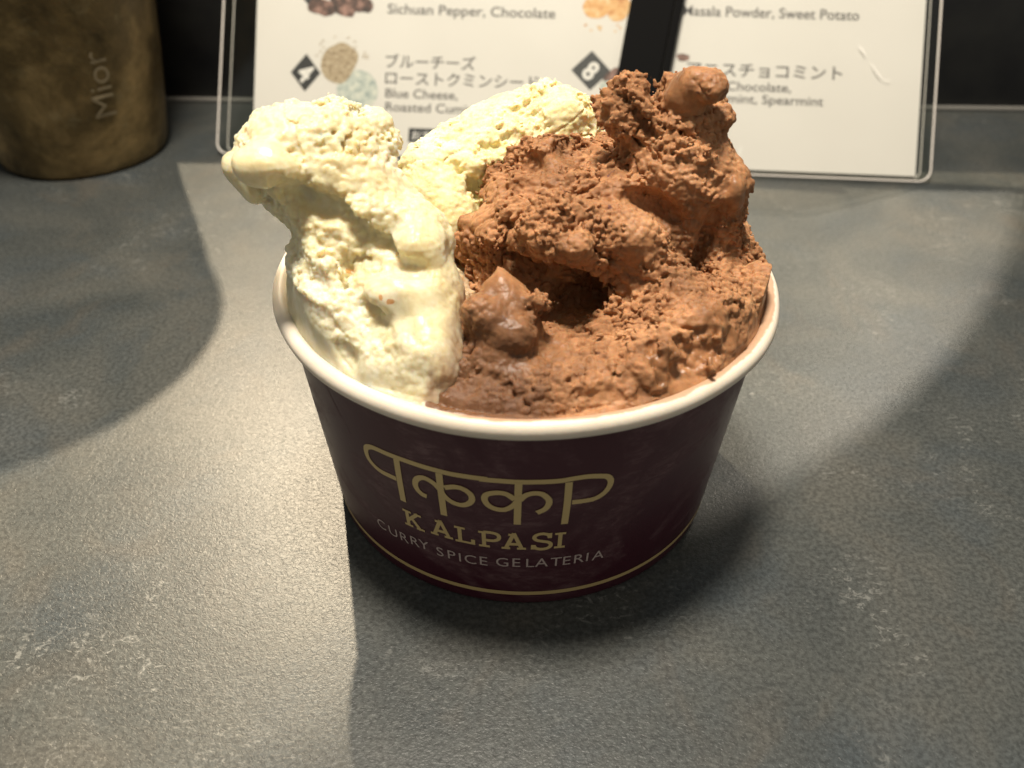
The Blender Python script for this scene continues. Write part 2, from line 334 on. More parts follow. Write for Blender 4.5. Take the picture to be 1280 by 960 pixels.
def text_mesh(body, size, xs=1., align='LEFT', bold=0):
    cu = bpy.data.curves.new('print', 'FONT'); cu.body = body; cu.size = size; cu.align_x = align; cu.offset = bold; cu.resolution_u = 4
    o = bpy.data.objects.new('print', cu); COL.objects.link(o)
    bpy.context.view_layer.update()
    me = bpy.data.meshes.new_from_object(o.evaluated_get(bpy.context.evaluated_depsgraph_get()))
    vs = [(v.co.x*xs, v.co.y) for v in me.vertices]; fs = [tuple(p.vertices) for p in me.polygons]
    bpy.data.objects.remove(o); bpy.data.curves.remove(cu); bpy.data.meshes.remove(me)
    return vs, fs
for i, (c, th, z) in enumerate(CURRY):
    vs, fs = text_mesh(c, 3.6, 1.0, 'CENTER')
    rot = math.radians(0)
    mobj('letter', [on_cone(th+x/KD, z-1.3+y, .07) for x, y in vs], fs, M_PINK, cup)
# pasted seam of the sleeve, left of the logo
V2, F2 = [], []; ribbon(catmull([(-50*KD, 44), (-46*KD, 37.5), (-44.5*KD, 36), (-43.4*KD, 33.6)], 5), lambda t: .16+.1*math.sin(7*t), V2, F2)
mobj('seam', [on_cone(u/KD, v, .05) for u, v in V2], F2, simple('pale_seam', (.16, .09, .09), .6), cup)

# ---------------------------------------------------------------- menu in its acrylic holder
mb = Vector((-110., 157, 0)); me_ = Vector((246., -16.5, 0)).normalized(); tl = math.radians(37)
mu = Vector((0, math.sin(tl), math.cos(tl))); mu = (mu-me_*mu.dot(me_)).normalized(); mn = me_.cross(mu)
menu = bpy.data.objects.new('menu_stand', None); link(menu); menu.empty_display_size = .01
mm = Matrix((me_, mu, mn)).transposed().to_4x4(); mm.translation = (mb+Vector((0, 0, .6)))*S; menu.matrix_world = mm
tag(menu, 'white printed flavour menu in a clear acrylic sleeve leaning behind the cup', 'menu')
MH = 97.
def rrect(x0, x1, y0, y1, r, k=6):
    out = []
    for cx_, cy_, a0 in ((x1-r, y0+r, -90), (x1-r, y1-r, 0), (x0+r, y1-r, 90), (x0+r, y0+r, 180)):
        for i in range(k+1):
            a = math.radians(a0+90*i/k); out.append((cx_+r*math.cos(a), cy_+r*math.sin(a)))
    return out
def plate(name, outline, z0, z1, m, parent):
    n = len(outline); V = [(x, y, z0) for x, y in outline]+[(x, y, z1) for x, y in outline]
    F = [tuple(range(n))[::-1], tuple(range(n, 2*n))]+[(i, (i+1) % n, n+(i+1) % n, n+i) for i in range(n)]
    return mobj(name, V, F, m, parent)
OUT = rrect(0, 249.3, 0, MH, 4)
plate('back_sheet', OUT, -2.0, -1.6, M_CLEAR, menu)
plate('front_sheet', OUT, .75, 1.15, M_CLEAR, menu)
plate('paper', [(12.6, 1.9), (244.6, 1.9), (244.6, MH-2), (11.2, MH-2)], -.2, 0, M_PAPER, menu)
def tube_loop(name, pts, r, z, m, parent, seg=6):
    n = len(pts); V, F = [], []
    for i, p in enumerate(pts):
        a = np.array(pts[(i+1) % n])-np.array(pts[i-1]); a = a/np.linalg.norm(a); nn = np.array((a[1], -a[0]))
        for k in range(seg):
            t = 2*math.pi*k/seg; V.append((p[0]+nn[0]*r*math.cos(t), p[1]+nn[1]*r*math.cos(t), z+r*math.sin(t)))
    for i in range(n):
        for k in range(seg):
            j = (i+1) % n; l = (k+1) % seg; F.append((i*seg+k, j*seg+k, j*seg+l, i*seg+l))
    return mobj(name, V, F, m, parent, True)
tube_loop('sleeve_edge', rrect(.0, 249.3, .0, MH, 4), .35, .95, M_EDGE, menu)
tube_loop('sleeve_edge', rrect(2.9, 246.6, 1.1, MH-1, 3), .22, -1.3, M_EDGE, menu)
for k, P_ in enumerate([[(222.5, 45.5), (224.0, 43.8), (225.1, 42.0)], [(227, 39.6), (229.5, 36.2), (231, 34.4)], [(231.2, 34.3), (232.6, 33.9), (234, 34.1)]]):
    V2, F2 = [], []; ribbon(catmull(P_, 6), (lambda t: .1+.25*math.sin(math.pi*t)) if k < 2 else .16, V2, F2)
    mobj('glare_mark', [(x, y, 1.2) for x, y in V2], F2, simple('pale_glare', (.80, .77, .72) if k < 3 else (.66, .62, .58), .5), menu)  # glare on the clear sleeve, painted as pale ribbons
def printed(body, x0, y0, x1, h, m, ref=None, z=.05, name='printed_text', y1=None, bold=0):
    vs, fs = text_mesh(body, 10, 1., 'LEFT', .09)
    a = np.array(vs); lo, hi = a.min(0), a.max(0)
    sx = (x1-x0)/(hi[0]-lo[0]); sy = h/7.3
    sl = ((y1-y0)/(x1-x0)) if y1 is not None else 0
    o = mobj(name, [(x0+(x-lo[0])*sx, y0+(x-lo[0])*sx*sl+y*sy, z) for x, y in vs], fs, m, menu); return o
printed('Sichuan Pepper, Chocolate', 59, 51.9, 118.4, 3.6, M_INK)
printed('ブルーチーズ', 59.2, 33.2, 91.2, 3.9, M_INK)
printed('ローストクミンシード', 59.4, 27.3, 113.8, 3.9, M_INK)
printed('Blue Cheese,', 59.7, 22.4, 85.5, 3.3, M_INK)
printed('Roasted Cumin Seed', 59.9, 17.6, 102.6, 3.3, M_INK)
printed('Masala Powder, Sweet Potato', 162.6, 54.3, 222.5, 3.6, M_INK)
printed('アニスチョコミント', 165., 34.0, 218., 4.0, M_INK)
printed('Anise, Chocolate,', 165., 29., 201., 3.2, M_INK)
printed('Peppermint, Spearmint', 165., 24.7, 212.2, 3.2, M_INK)
o = mobj('printed_box', [(68.7, 6.9, .04), (85, 6.9, .04), (85, 11.9, .04), (68.7, 11.9, .04)], [(0, 1, 2, 3)], M_BLACK, menu)
printed('おすすめ', 69.9, 8.1, 83.8, 2.5, M_WHITEPRINT, z=.08)
def badge(num, cx_, cy_, r, rx=None, h=None):
    rx = rx or r
    mobj('number_badge', [(cx_, cy_-r, .04), (cx_+rx, cy_, .04), (cx_, cy_+r, .04), (cx_-rx, cy_, .04)], [(0, 1, 2, 3)], M_BLACK, menu)
    vs, fs = text_mesh(num, 9.2, .9, 'CENTER', .28); a = math.radians(-38)
    mobj('badge_number', [(cx_+x*math.cos(a)-(y-3.3)*math.sin(a), cy_+x*math.sin(a)+(y-3.3)*math.cos(a), .08) for x, y in vs], fs, M_WHITEPRINT, menu)
badge('4', 30.6, 30.1, 6.7, 5.4); badge('3', 31.2, 59.5, 6.4, 5.6); badge('8', 131.9, 34.2, 6.9)
def blob(name, cx_, cy_, rx, ry, m, seed, z=.1, th=.0, jag=.12, n=40):
    rn = random.Random(seed); ph = [rn.uniform(0, 6.28) for _ in range(6)]
    V = [(cx_, cy_, z)]
    for i in range(n):
        a = 2*math.pi*i/n; q = 1+jag*sum(math.sin((k+2)*a+ph[k])/(k+1) for k in range(6))*.6
        V.append((cx_+rx*q*math.cos(a), cy_+ry*q*math.sin(a), z))
    return mobj(name, V, [(0, 1+i, 1+(i+1) % n) for i in range(n)], m, menu)
M_CUM = make_speckled('cumin_print', (.20, .13, .07), (.42, .32, .20), (.55, .45, .32), 900)
M_CHS = make_speckled('cheese_print', (.28, .33, .32), (.52, .55, .50), (.68, .67, .58), 420)
M_CHK = make_speckled('chocolate_print', (.03, .018, .015), (.12, .06, .045), (.36, .20, .16), 260)
M_POT = make_speckled('potato_print', (.55, .22, .07), (.75, .42, .16), (.78, .58, .34), 260)
blob('cheese_picture', 49.6, 24.6, 7.2, 7.2, M_CHS, 3, .05, jag=.05); blob('cumin_picture', 42.5, 34.0, 6.6, 7.0, M_CUM, 2, .07)
rn = random.Random(5)
for k in range(14):                                # loose cumin seeds
    a = rn.uniform(0, 6.28); q = rn.uniform(7.5, 10.5); x, y = 42.5+q*math.cos(a), 35+abs(q*math.sin(a))*.8
    t = rn.uniform(-.4, 1.2); c_, s_ = math.cos(t), math.sin(t)
    mobj('seed_picture', [(x-c_*.7, y-s_*.7, .09+k*.002), (x+s_*.25, y-c_*.25, .09+k*.002), (x+c_*.7, y+s_*.7, .09+k*.002), (x-s_*.25, y+c_*.25, .09+k*.002)], [(0, 1, 2, 3)], M_CUM, menu)
for k, (x, y, rx, ry) in enumerate([(35.3, 53.4, 5, 3.2), (43, 54.5, 4.6, 4.4), (49.5, 54.5, 4.2, 3), (45, 60, 8, 5)]): blob('chocolate_picture', x, y, rx, ry, M_CHK, 11+k, .05+.01*k, jag=.22, n=14)
for k, (x, y, rx, ry) in enumerate([(132.6, 56.5, 4.4, 4.6), (140.4, 56, 4.2, 4.4), (136, 62, 8, 4.5)]): blob('potato_picture', x, y, rx, ry, M_POT, 21+k, .05+.01*k, jag=.12, n=22)
for k in range(12): blob('powder_picture', rn.uniform(129, 144), rn.uniform(48, 50.6), .5, .3, M_POT, 40+k, .06, n=8)
blob('mint_chocolate_picture', 142, 31.5, 5.6, 4.6, M_CHK, 31, .05, jag=.25, n=16); blob('mint_chocolate_picture', 163.5, 39.8, 2.6, 1.2, M_CHK, 37, .05, jag=.25, n=12); blob('pale_crumb_picture', 139.5, 28.2, 4.6, 2.6, M_CHS, 33, .065, jag=.2)

# ---------------------------------------------------------------- black strip leaning on the menu
strip = bpy.data.objects.new('black_strip', None); link(strip); strip.empty_display_size = .01; strip.matrix_world = mm
tag(strip, 'glossy black plastic strip leaning across the middle of the white menu', 'plastic strip')
def slab(name, q, z0, z1, m, parent):
    V = [(x, y, z) for z in (z0, z1) for x, y in q]
    bm = bmesh.new(); vv = [bm.verts.new([c*S for c in v]) for v in V]
    for f in ((3, 2, 1, 0), (4, 5, 6, 7), (0, 1, 5, 4), (1, 2, 6, 5), (2, 3, 7, 6), (3, 0, 4, 7)): bm.faces.new([vv[i] for i in f])
    bmesh.ops.bevel(bm, geom=bm.edges[:], offset=.35*S, segments=2, affect='EDGES', profile=.5)
    me = bpy.data.meshes.new(name); bm.to_mesh(me); bm.free(); me.materials.append(m)
    return link(bpy.data.objects.new(name, me), parent)
slab('face', [(136.9, 1.6), (151.6, 1.6), (164.6, 97), (149.3, 97)], 1.7, 3.4, M_BLACKPL, strip)
slab('lip', [(151.7, 1.6), (154.6, 1.6), (167.6, 97), (164.7, 97)], 1.7, 4.4, M_BLACKPL, strip)

# ---------------------------------------------------------------- copper cup, far left
def can(loc, label, text=True):
    c = empty('copper_tumbler', loc); tag(c, label, 'metal tumbler')
    pr = [(.01, .4), (27.6, .4), (28.4, .7), (28.9, 1.6)]+[(29+8.3*(z/60)**1.05, z) for z in np.linspace(3, 118, 24)]
    V, F = lathe(pr, 96)
    rn = random.Random(4); ph = [rn.uniform(0, 6) for _ in range(8)]
    V = [(x*(1+.006*math.sin(z/9+ph[0]+3*math.atan2(x, y))), y*(1+.006*math.sin(z/7+ph[1]+4*math.atan2(x, y))), z) for x, y, z in V]
    mobj('wall', V, F, M_COPPER, c, True)
    zt = 118; rt_ = 29+8.3*(zt/60)**1.05
    V, F = lathe([(rt_+.0, zt), (rt_+.5, zt+.8), (rt_-.4, zt+1.5), (rt_-1.3, zt+.8), (rt_-1.4, zt-1), (36, 60), (27.4, 2.5), (.01, 2.4)], 96)
    mobj('lip', V, F, M_COPPER, c, True)
    if text:
        vs, fs = text_mesh('Mior', 10.5, 1.1)
        mi = simple('worn_print', (.19, .15, .085), .75)
        def P(x, y):                              # written upwards
            z = 20+x; th = math.radians(THM)+(-y)/33.; r = 29+8.3*(z/60)**1.05+.35
            return (r*math.sin(th), -r*math.cos(th), z)
        mobj('printed_word', [P(x, y) for x, y in vs], fs, mi, c)
    return c
THM = 50
can((-160, 163, 0), 'dark aged copper tumbler standing at the back left corner of the counter')

# ---------------------------------------------------------------- gelato: signed distance modelling (mm)
class Noise:
    def __init__(s, seed, n=48):
        s.n = n; s.t = np.random.RandomState(seed).uniform(-1, 1, n*n*n).astype(np.float32)
    def __call__(s, P):
        n = s.n
        I = np.floor(P).astype(np.int32); F = (P - I).astype(np.float32); F = F*F*(3-2*F)
        i0 = I % n; i1 = (I+1) % n
        fx, fy, fz = F[:, 0], F[:, 1], F[:, 2]
        xa, xb = i0[:, 0]*n*n, i1[:, 0]*n*n; ya, yb = i0[:, 1]*n, i1[:, 1]*n; za, zb = i0[:, 2], i1[:, 2]
        t = s.t
        a = t[xa+ya+za]*(1-fz)+t[xa+ya+zb]*fz
        b = t[xa+yb+za]*(1-fz)+t[xa+yb+zb]*fz
        a = a*(1-fy)+b*fy
        c = t[xb+ya+za]*(1-fz)+t[xb+ya+zb]*fz
        d = t[xb+yb+za]*(1-fz)+t[xb+yb+zb]*fz
        c = c*(1-fy)+d*fy
        return a*(1-fx)+c*fx

class Grains:
    """distance to scattered grain centres (one per unit cell), squared"""
    def __init__(s, seed, n=40):
        s.n = n; s.t = np.random.RandomState(seed).uniform(-.36, .36, (n*n*n, 4)).astype(np.float32)
    def __call__(s, P):
        n = s.n; I = np.floor(P-.5).astype(np.int32); best = np.full(len(P), 9., np.float32)
        for a in (0, 1):
            for b in (0, 1):
                for c in (0, 1):
                    K = I+np.array([a, b, c], np.int32); h = ((K[:, 0] % n)*n+(K[:, 1] % n))*n+(K[:, 2] % n)
                    t = s.t[h]; v = P-K-.5-t[:, :3]; best = np.minimum(best, (v*v).sum(-1)+t[:, 3]*.45+.1)
        return best

def rotm(a):
    x, y, z = [math.radians(v) for v in a]
    X = np.array([[1, 0, 0], [0, math.cos(x), -math.sin(x)], [0, math.sin(x), math.cos(x)]])
    Y = np.array([[math.cos(y), 0, math.sin(y)], [0, 1, 0], [-math.sin(y), 0, math.cos(y)]])
    Z = np.array([[math.cos(z), -math.sin(z), 0], [math.sin(z), math.cos(z), 0], [0, 0, 1]])
    return Z@Y@X

def prim(P, q):
    kind = q[0]
    if kind == 'E':                       # ellipsoid: centre, radii, rotation
        c, r = np.array(q[1]), np.array(q[2], dtype=float)
        L = P-c
        if len(q) > 3 and q[3]: L = L@rotm(q[3])
        k = np.sqrt(((L/r)**2).sum(-1)); g = np.sqrt(((L/r**2)**2).sum(-1))
        return np.where(g > 1e-6, k*(k-1)/np.maximum(g, 1e-6), -r.min())
    if kind == 'K':                       # round cone: a, b, ra, rb
        a, b = np.array(q[1]), np.array(q[2]); L = P-a; h = b-a
        t = np.clip((L@h)/(h@h), 0, 1)
        return np.sqrt(((L-t[..., None]*h)**2).sum(-1))-(q[3]+(q[4]-q[3])*t)

def base_sdf(P, ops):
    d = np.full(P.shape[:-1], 60.0); rgh = np.ones(P.shape[:-1])
    for op, q, k, rr in ops:
        e = prim(P, q)
        if op == 'u':
            h = np.clip(.5+.5*(d-e)/k, 0, 1)
            d = d*(1-h)+e*h-k*h*(1-h); rgh = rgh*(1-h)+rr*h
        else:
            h = np.clip(.5-.5*(d+e)/k, 0, 1)
            d = d*(1-h)-e*h+k*h*(1-h); rgh = rgh*(1-h)+rr*h
    return d, rgh

CHOC_OPS = [
    ('u', ('E', (13, -3, 37.5), (31, 39, 10.5)), 1, 0.8),
    ('u', ('E', (18, 8, 50), (23.5, 19, 18.5)), 5, 1),
    ('u', ('E', (2, 2, 50), (13, 17, 15)), 5, 1),
    ('u', ('E', (33, -6, 48), (9, 17, 8)), 5, 1),
    ('u', ('E', (26.9, 3.0, 64.3), (11, 12, 13)), 6, 1),
    ('u', ('E', (25.6, 6.0, 72.6), (7.5, 8, 9)), 4, 1),
    ('u', ('E', (16.7, 4.0, 77.1), (5, 6, 5)), 2, 1),
    ('u', ('E', (30.6, 8.0, 73.3), (5, 5, 7)), 2, 1),
    ('u', ('K', (31.3, 0.0, 64.3), (34.4, -2.0, 66.3), 6, 4), 2, 0.4),
    ('u', ('E', (4.4, 6.0, 65.7), (8, 8, 4.5), (0, -15, 0)), 3, 1),
    ('u', ('E', (-2.7, 4.0, 61.5), (5, 7, 4.4)), 3, 1),
    ('u', ('K', (32.3, -1.0, 56.3), (41.4, -2.0, 48.0), 6, 4.5), 4, 1),
    ('u', ('E', (25.7, 1.9, 79.1), (4.2, 4, 4.0), None), 1.2, 0),
    ('u', ('E', (26.7, 0.3, 81.8), (3.2, 3, 3.0), None), 1.0, 0.1),
    ('u', ('E', (29.0, -1.0, 82.3), (3.0, 4, 3.0), None), 0.8, 0.3),
    ('u', ('E', (34.5, -5.6, 65.8), (2.2, 3, 3.4), None), 0.8, 0),
    ('u', ('E', (32.6, 1.6, 75.8), (2.2, 2.6, 3.0), None), 0.8, 0.8),
    ('u', ('E', (40.4, -9.9, 52.2), (3, 4, 3.6), None), 1.5, 0.5),
    ('u', ('K', (-9.7, -2.1, 54.7), (4.2, -9.5, 62.0), 5.0, 5.5), 2, 1),
    ('u', ('K', (4.0, -14.6, 64.0), (17.8, -8.9, 58.8), 5.0, 5.5), 2, 1),
    ('u', ('K', (17.1, -13.8, 61.5), (26.2, -14.2, 51.2), 4.6, 4.6), 3, 1),
    ('u', ('K', (25.4, -17.8, 53.4), (34.0, -20.3, 50.5), 4.4, 4), 3, 1),
    ('u', ('E', (7.7, -18.6, 63.3), (2.6, 3, 2.6), None), 1, 0.4),
    ('u', ('K', (-1.2, -1.3, 64.5), (18.9, -5.4, 65.2), 3, 3.5), 2, 1),
    ('u', ('K', (-11.6, 2.3, 45.5), (-11.2, -17.6, 44.7), 5, 5), 3, 1),
    ('u', ('E', (29, -17, 45.5), (13, 17, 6.5), (0, 14, 0)), 6, 0.95),
    ('u', ('E', (8, -33, 44), (16, 8, 5)), 4, 0.7),
    ('s', ('E', (13.5, -13.7, 48.2), (9.5, 7, 5.0), (0, 14, 0)), 2, 1),
    ('s', ('E', (8.3, -19.1, 46.4), (6.5, 7, 5.5), None), 1.5, 1),
    ('s', ('E', (19.7, -25.2, 49.7), (6, 6, 3.4), (0, 10, 0)), 1.5, 1),
    ('s', ('E', (4.3, -14.1, 54.0), (7, 6, 3.4), (0, 15, 0)), 1.2, 1),
    ('s', ('E', (10.5, 4.3, 69.5), (6.5, 5, 2.9), None), 1.0, 0.9),
    ('s', ('E', (-0.6, 1.8, 67.5), (3, 4, 2), None), 0.8, 0.9),
    ('s', ('E', (-2.4, -11.7, 57.4), (5, 4, 2), (0, 10, 0)), 0.8, 1),
    ('s', ('E', (26.8, -24.9, 52.7), (2.8, 3, 2), (0, 30, 0)), 0.8, 0.9),
    ('s', ('E', (35.9, -13.3, 54.7), (2.0, 3, 2.8), None), 0.8, 0.9),
    ('s', ('E', (20.6, -9.2, 64.7), (6, 4, 2.0), (0, 25, 0)), 1, 1),
    ('s', ('E', (30.7, -8.7, 58.9), (1.6, 3, 5.4), (0, 20, 0)), 1, 1),
    ('u', ('E', (9, -28, 46.5), (17, 7, 4.6), (0, 6, 0)), 3, 0.9),
    ('u', ('E', (24, -24, 47), (12, 13, 5.2), (0, 14, 0)), 5, 1),
    ('u', ('K', (19.1, -14.0, 54.1), (21.5, -19.0, 51.8), 3.5, 4.2), 1.5, 0.6),
    ('u', ('E', (22.9, -20.0, 50.1), (5.4, 4, 3.2), (0, 20, 0)), 1.5, 0.35),
    ('u', ('K', (28.2, -27.1, 51.1), (17.6, -34.5, 48.8), 5, 3.5), 5, 0.5),
    ('u', ('E', (23.4, -33.9, 51.4), (8, 6, 3), None), 4, 0.6),
    ('u', ('E', (5.3, -35.2, 48.3), (7, 4, 2.6), None), 2, 1),
    ('u', ('E', (11.9, -35.6, 49.5), (4, 3, 1.6), None), 1, 1),
    ('u', ('K', (-11.4, -35.2, 45.0), (1.3, -37.0, 45.0), 3.0, 3.0), 7, 0.4),
    ('u', ('K', (1.3, -37.0, 45.0), (13.9, -34.3, 45.0), 3.0, 3.0), 7, 0.4),
    ('u', ('K', (13.9, -34.3, 45.0), (24.8, -27.5, 45.0), 3.0, 3.0), 7, 0.4),
    ('u', ('K', (24.8, -27.5, 45.0), (32.7, -17.4, 45.0), 3.0, 3.0), 7, 0.4),
    ('u', ('K', (32.7, -17.4, 45.0), (36.6, -5.1, 45.0), 3.0, 3.0), 7, 0.4),
    ('u', ('K', (36.6, -5.1, 45.0), (36.2, 7.7, 45.0), 3.0, 3.0), 7, 0.4),
    ('u', ('K', (36.2, 7.7, 45.0), (32.0, 18.5, 45.0), 3.0, 3.0), 7, 0.4),
    ('u', ('K', (-4.3, -22.5, 61.3), (-3.3, -25.0, 57.3), 0.8, 3.8), 1.0, 0.0),
    ('u', ('K', (-3.3, -25.0, 57.3), (-3.0, -27.0, 53.7), 3.8, 5.2), 1.5, 0.0),
    ('u', ('K', (-3.0, -27.0, 53.7), (-4.4, -31.0, 46.4), 5.2, 7.5), 3, 0.45),
    ('u', ('E', (-6.5, -29.3, 56.7), (3.4, 3, 3.4), None), 1.5, 0.3),
    ('u', ('E', (-1.2, -31.8, 54.8), (3, 3, 2.4), None), 1.5, 0.6),
    ('u', ('K', (-7.4, -24.0, 49.2), (-8.5, -30.0, 44.0), 4, 6), 3, 0.6),
    ('u', ('K', (-7.6, -20.0, 49.6), (-9.1, -30.0, 45.6), 4, 6), 3, 0.3),
    ('u', ('E', (1.5, -27.5, 57.3), (2.4, 2.4, 2.4), None), 0.8, 1),
]
WHITE_OPS = [
    ('u', ('E', (-25, -13, 43.5), (19, 24, 11)), 1, 0.7),
    ('u', ('E', (-32.5, -13, 47), (10.5, 18, 9)), 5, 0.85),
    ('u', ('E', (-22, -28, 46), (11, 11, 6)), 4, 0.6),
    ('u', ('K', (-24, -18, 48), (-29.0, -14.0, 54.2), 12.0, 10), 4, 0.6),
    ('u', ('K', (-29.0, -14.0, 54.2), (-31.1, -10.0, 67.6), 10, 8.5), 4, 0.9),
    ('u', ('E', (-35.5, -8.0, 71.7), (11.5, 9.5, 8.4)), 3, 0.9),
    ('u', ('E', (-40.8, -6.0, 73.6), (6, 6, 4.6)), 2, 1),
    ('u', ('E', (-32.4, -5.0, 75.2), (8, 7, 5)), 2, 1),
    ('u', ('E', (-25.3, -3.0, 73.5), (4.8, 5, 5.4)), 1.0, 1),
    ('u', ('K', (-27.2, -10.0, 67.6), (-18.8, -14.0, 61.1), 6, 6.5), 6, 0.6),
    ('u', ('K', (-18.5, -16.0, 62.2), (-16.5, -20.0, 57.2), 6.0, 5.5), 3, 0.1),
    ('u', ('K', (-16.5, -24.0, 54.5), (-15.5, -32.0, 50.2), 6.0, 6), 4, 0.25),
    ('u', ('K', (-33.2, -22.0, 49.0), (-24.1, -28.0, 46.2), 8, 7), 5, 0.45),
    ('u', ('K', (-35.2, 12.8, 45.2), (-37.4, -3.3, 45.2), 4.2, 4.2), 5, 0.15),
    ('u', ('K', (-37.4, -3.3, 45.2), (-32.5, -18.8, 45.2), 4.2, 4.2), 5, 0.15),
    ('u', ('K', (-32.5, -18.8, 45.2), (-24.1, -28.7, 45.2), 4.2, 4.2), 5, 0.15),
    ('u', ('K', (-24.1, -28.7, 45.2), (-14.0, -34.8, 45.2), 4.2, 4.2), 5, 0.15),
    ('u', ('E', (-39.6, -16.2, 74.7), (5.6, 4, 3.4), (0, 8, 0)), 1.0, 0),
    ('u', ('K', (-45.9, -11.0, 72.2), (-43.2, -12.0, 68.6), 2.9, 2.6), 0.8, 0),
    ('u', ('K', (-41.1, -10.0, 66.0), (-36.2, -12.0, 65.4), 2.6, 4), 2, 0.1),
    ('u', ('E', (-25.5, -16.7, 68.8), (6, 4, 2.6), (0, 25, 0)), 2.5, 0.5),
    ('u', ('E', (-17.1, -20.3, 63.5), (4.4, 4, 3.6), None), 2, 0.1),
    ('u', ('E', (-30.0, -20.7, 61.8), (4, 3, 3), None), 1.5, 1),
    ('u', ('E', (-19.5, -26.3, 58.1), (6, 4, 4), None), 2, 0.2),
    ('s', ('E', (-33.8, -18.4, 69.2), (5, 3.5, 2.4), (0, 20, 0)), 2, 0.1),
    ('s', ('E', (-27.9, -20.1, 67.8), (4, 3, 1.6), (0, 35, 0)), 1.5, 0.3),
    ('s', ('E', (-23.4, -20.8, 64.5), (4, 2.6, 1.3), (0, 20, 0)), 1, 0.3),
    ('s', ('E', (-18.1, -25.6, 62.3), (4, 2.6, 1.6), None), 1.2, 0.2),
    ('s', ('E', (-27.6, -23.6, 60.0), (1.2, 2, 3.2), (0, 15, 0)), 1, 0.8),
    ('s', ('E', (-28.4, -33.3, 51.6), (2.5, 2.5, 1.6), (0, 30, 0)), 1, 0.3),
    ('s', ('E', (-24.2, -28.6, 57.4), (4, 2, 1.2), (0, -10, 0)), 1, 0.3),
    ('s', ('K', (-37.7, -19.7, 74.1), (-34.5, -14.7, 69.1), 0.8, 0.8), 0.8, 0.1),
]
YELLOW_OPS = [
    ('u', ('E', (-6, 20, 46), (24, 18, 15)), 1, 0.8),
    ('u', ('E', (-9.0, 16.0, 56.6), (14.5, 11, 12)), 5, 0.9),
    ('u', ('E', (2.5, 20.0, 63.5), (13, 10, 10)), 5, 0.9),
    ('u', ('E', (-18.2, 9.0, 60.1), (6, 7, 7)), 3, 0.9),
    ('u', ('E', (-15.1, 3.0, 53.5), (6, 6, 9)), 4, 0.9),
    ('u', ('E', (6.7, 19.0, 71.0), (7, 6, 4)), 3, 1),
    ('u', ('E', (-5.1, 17.0, 65.0), (8, 8, 6)), 4, 0.9),
    ('u', ('E', (-14.0, 13.0, 61.9), (7, 7, 5.5)), 4, 0.9),
    ('s', ('K', (-14.1, 6.4, 66.0), (-8.5, 5.2, 60.5), 1.3, 1.3), 1.5, 0.6),
    ('s', ('K', (-8.5, 8.3, 66.8), (0.1, 10.7, 68.9), 1.0, 1.0), 1.5, 0.6),
]
NA, NB, NC = Noise(1), Noise(2), Noise(3); GR = Grains(5)
def upsample(A, n_out, f):
    """separable linear upsampling of a coarse grid"""
    for ax in range(3):
        x = np.arange(n_out[ax])/f; i = np.minimum(x.astype(int), A.shape[ax]-2); t = (x-i).astype(np.float32)
        sh = [1, 1, 1]; sh[ax] = -1; t = t.reshape(sh)
        A = np.take(A, i, ax)*(1-t)+np.take(A, i+1, ax)*t
    return A
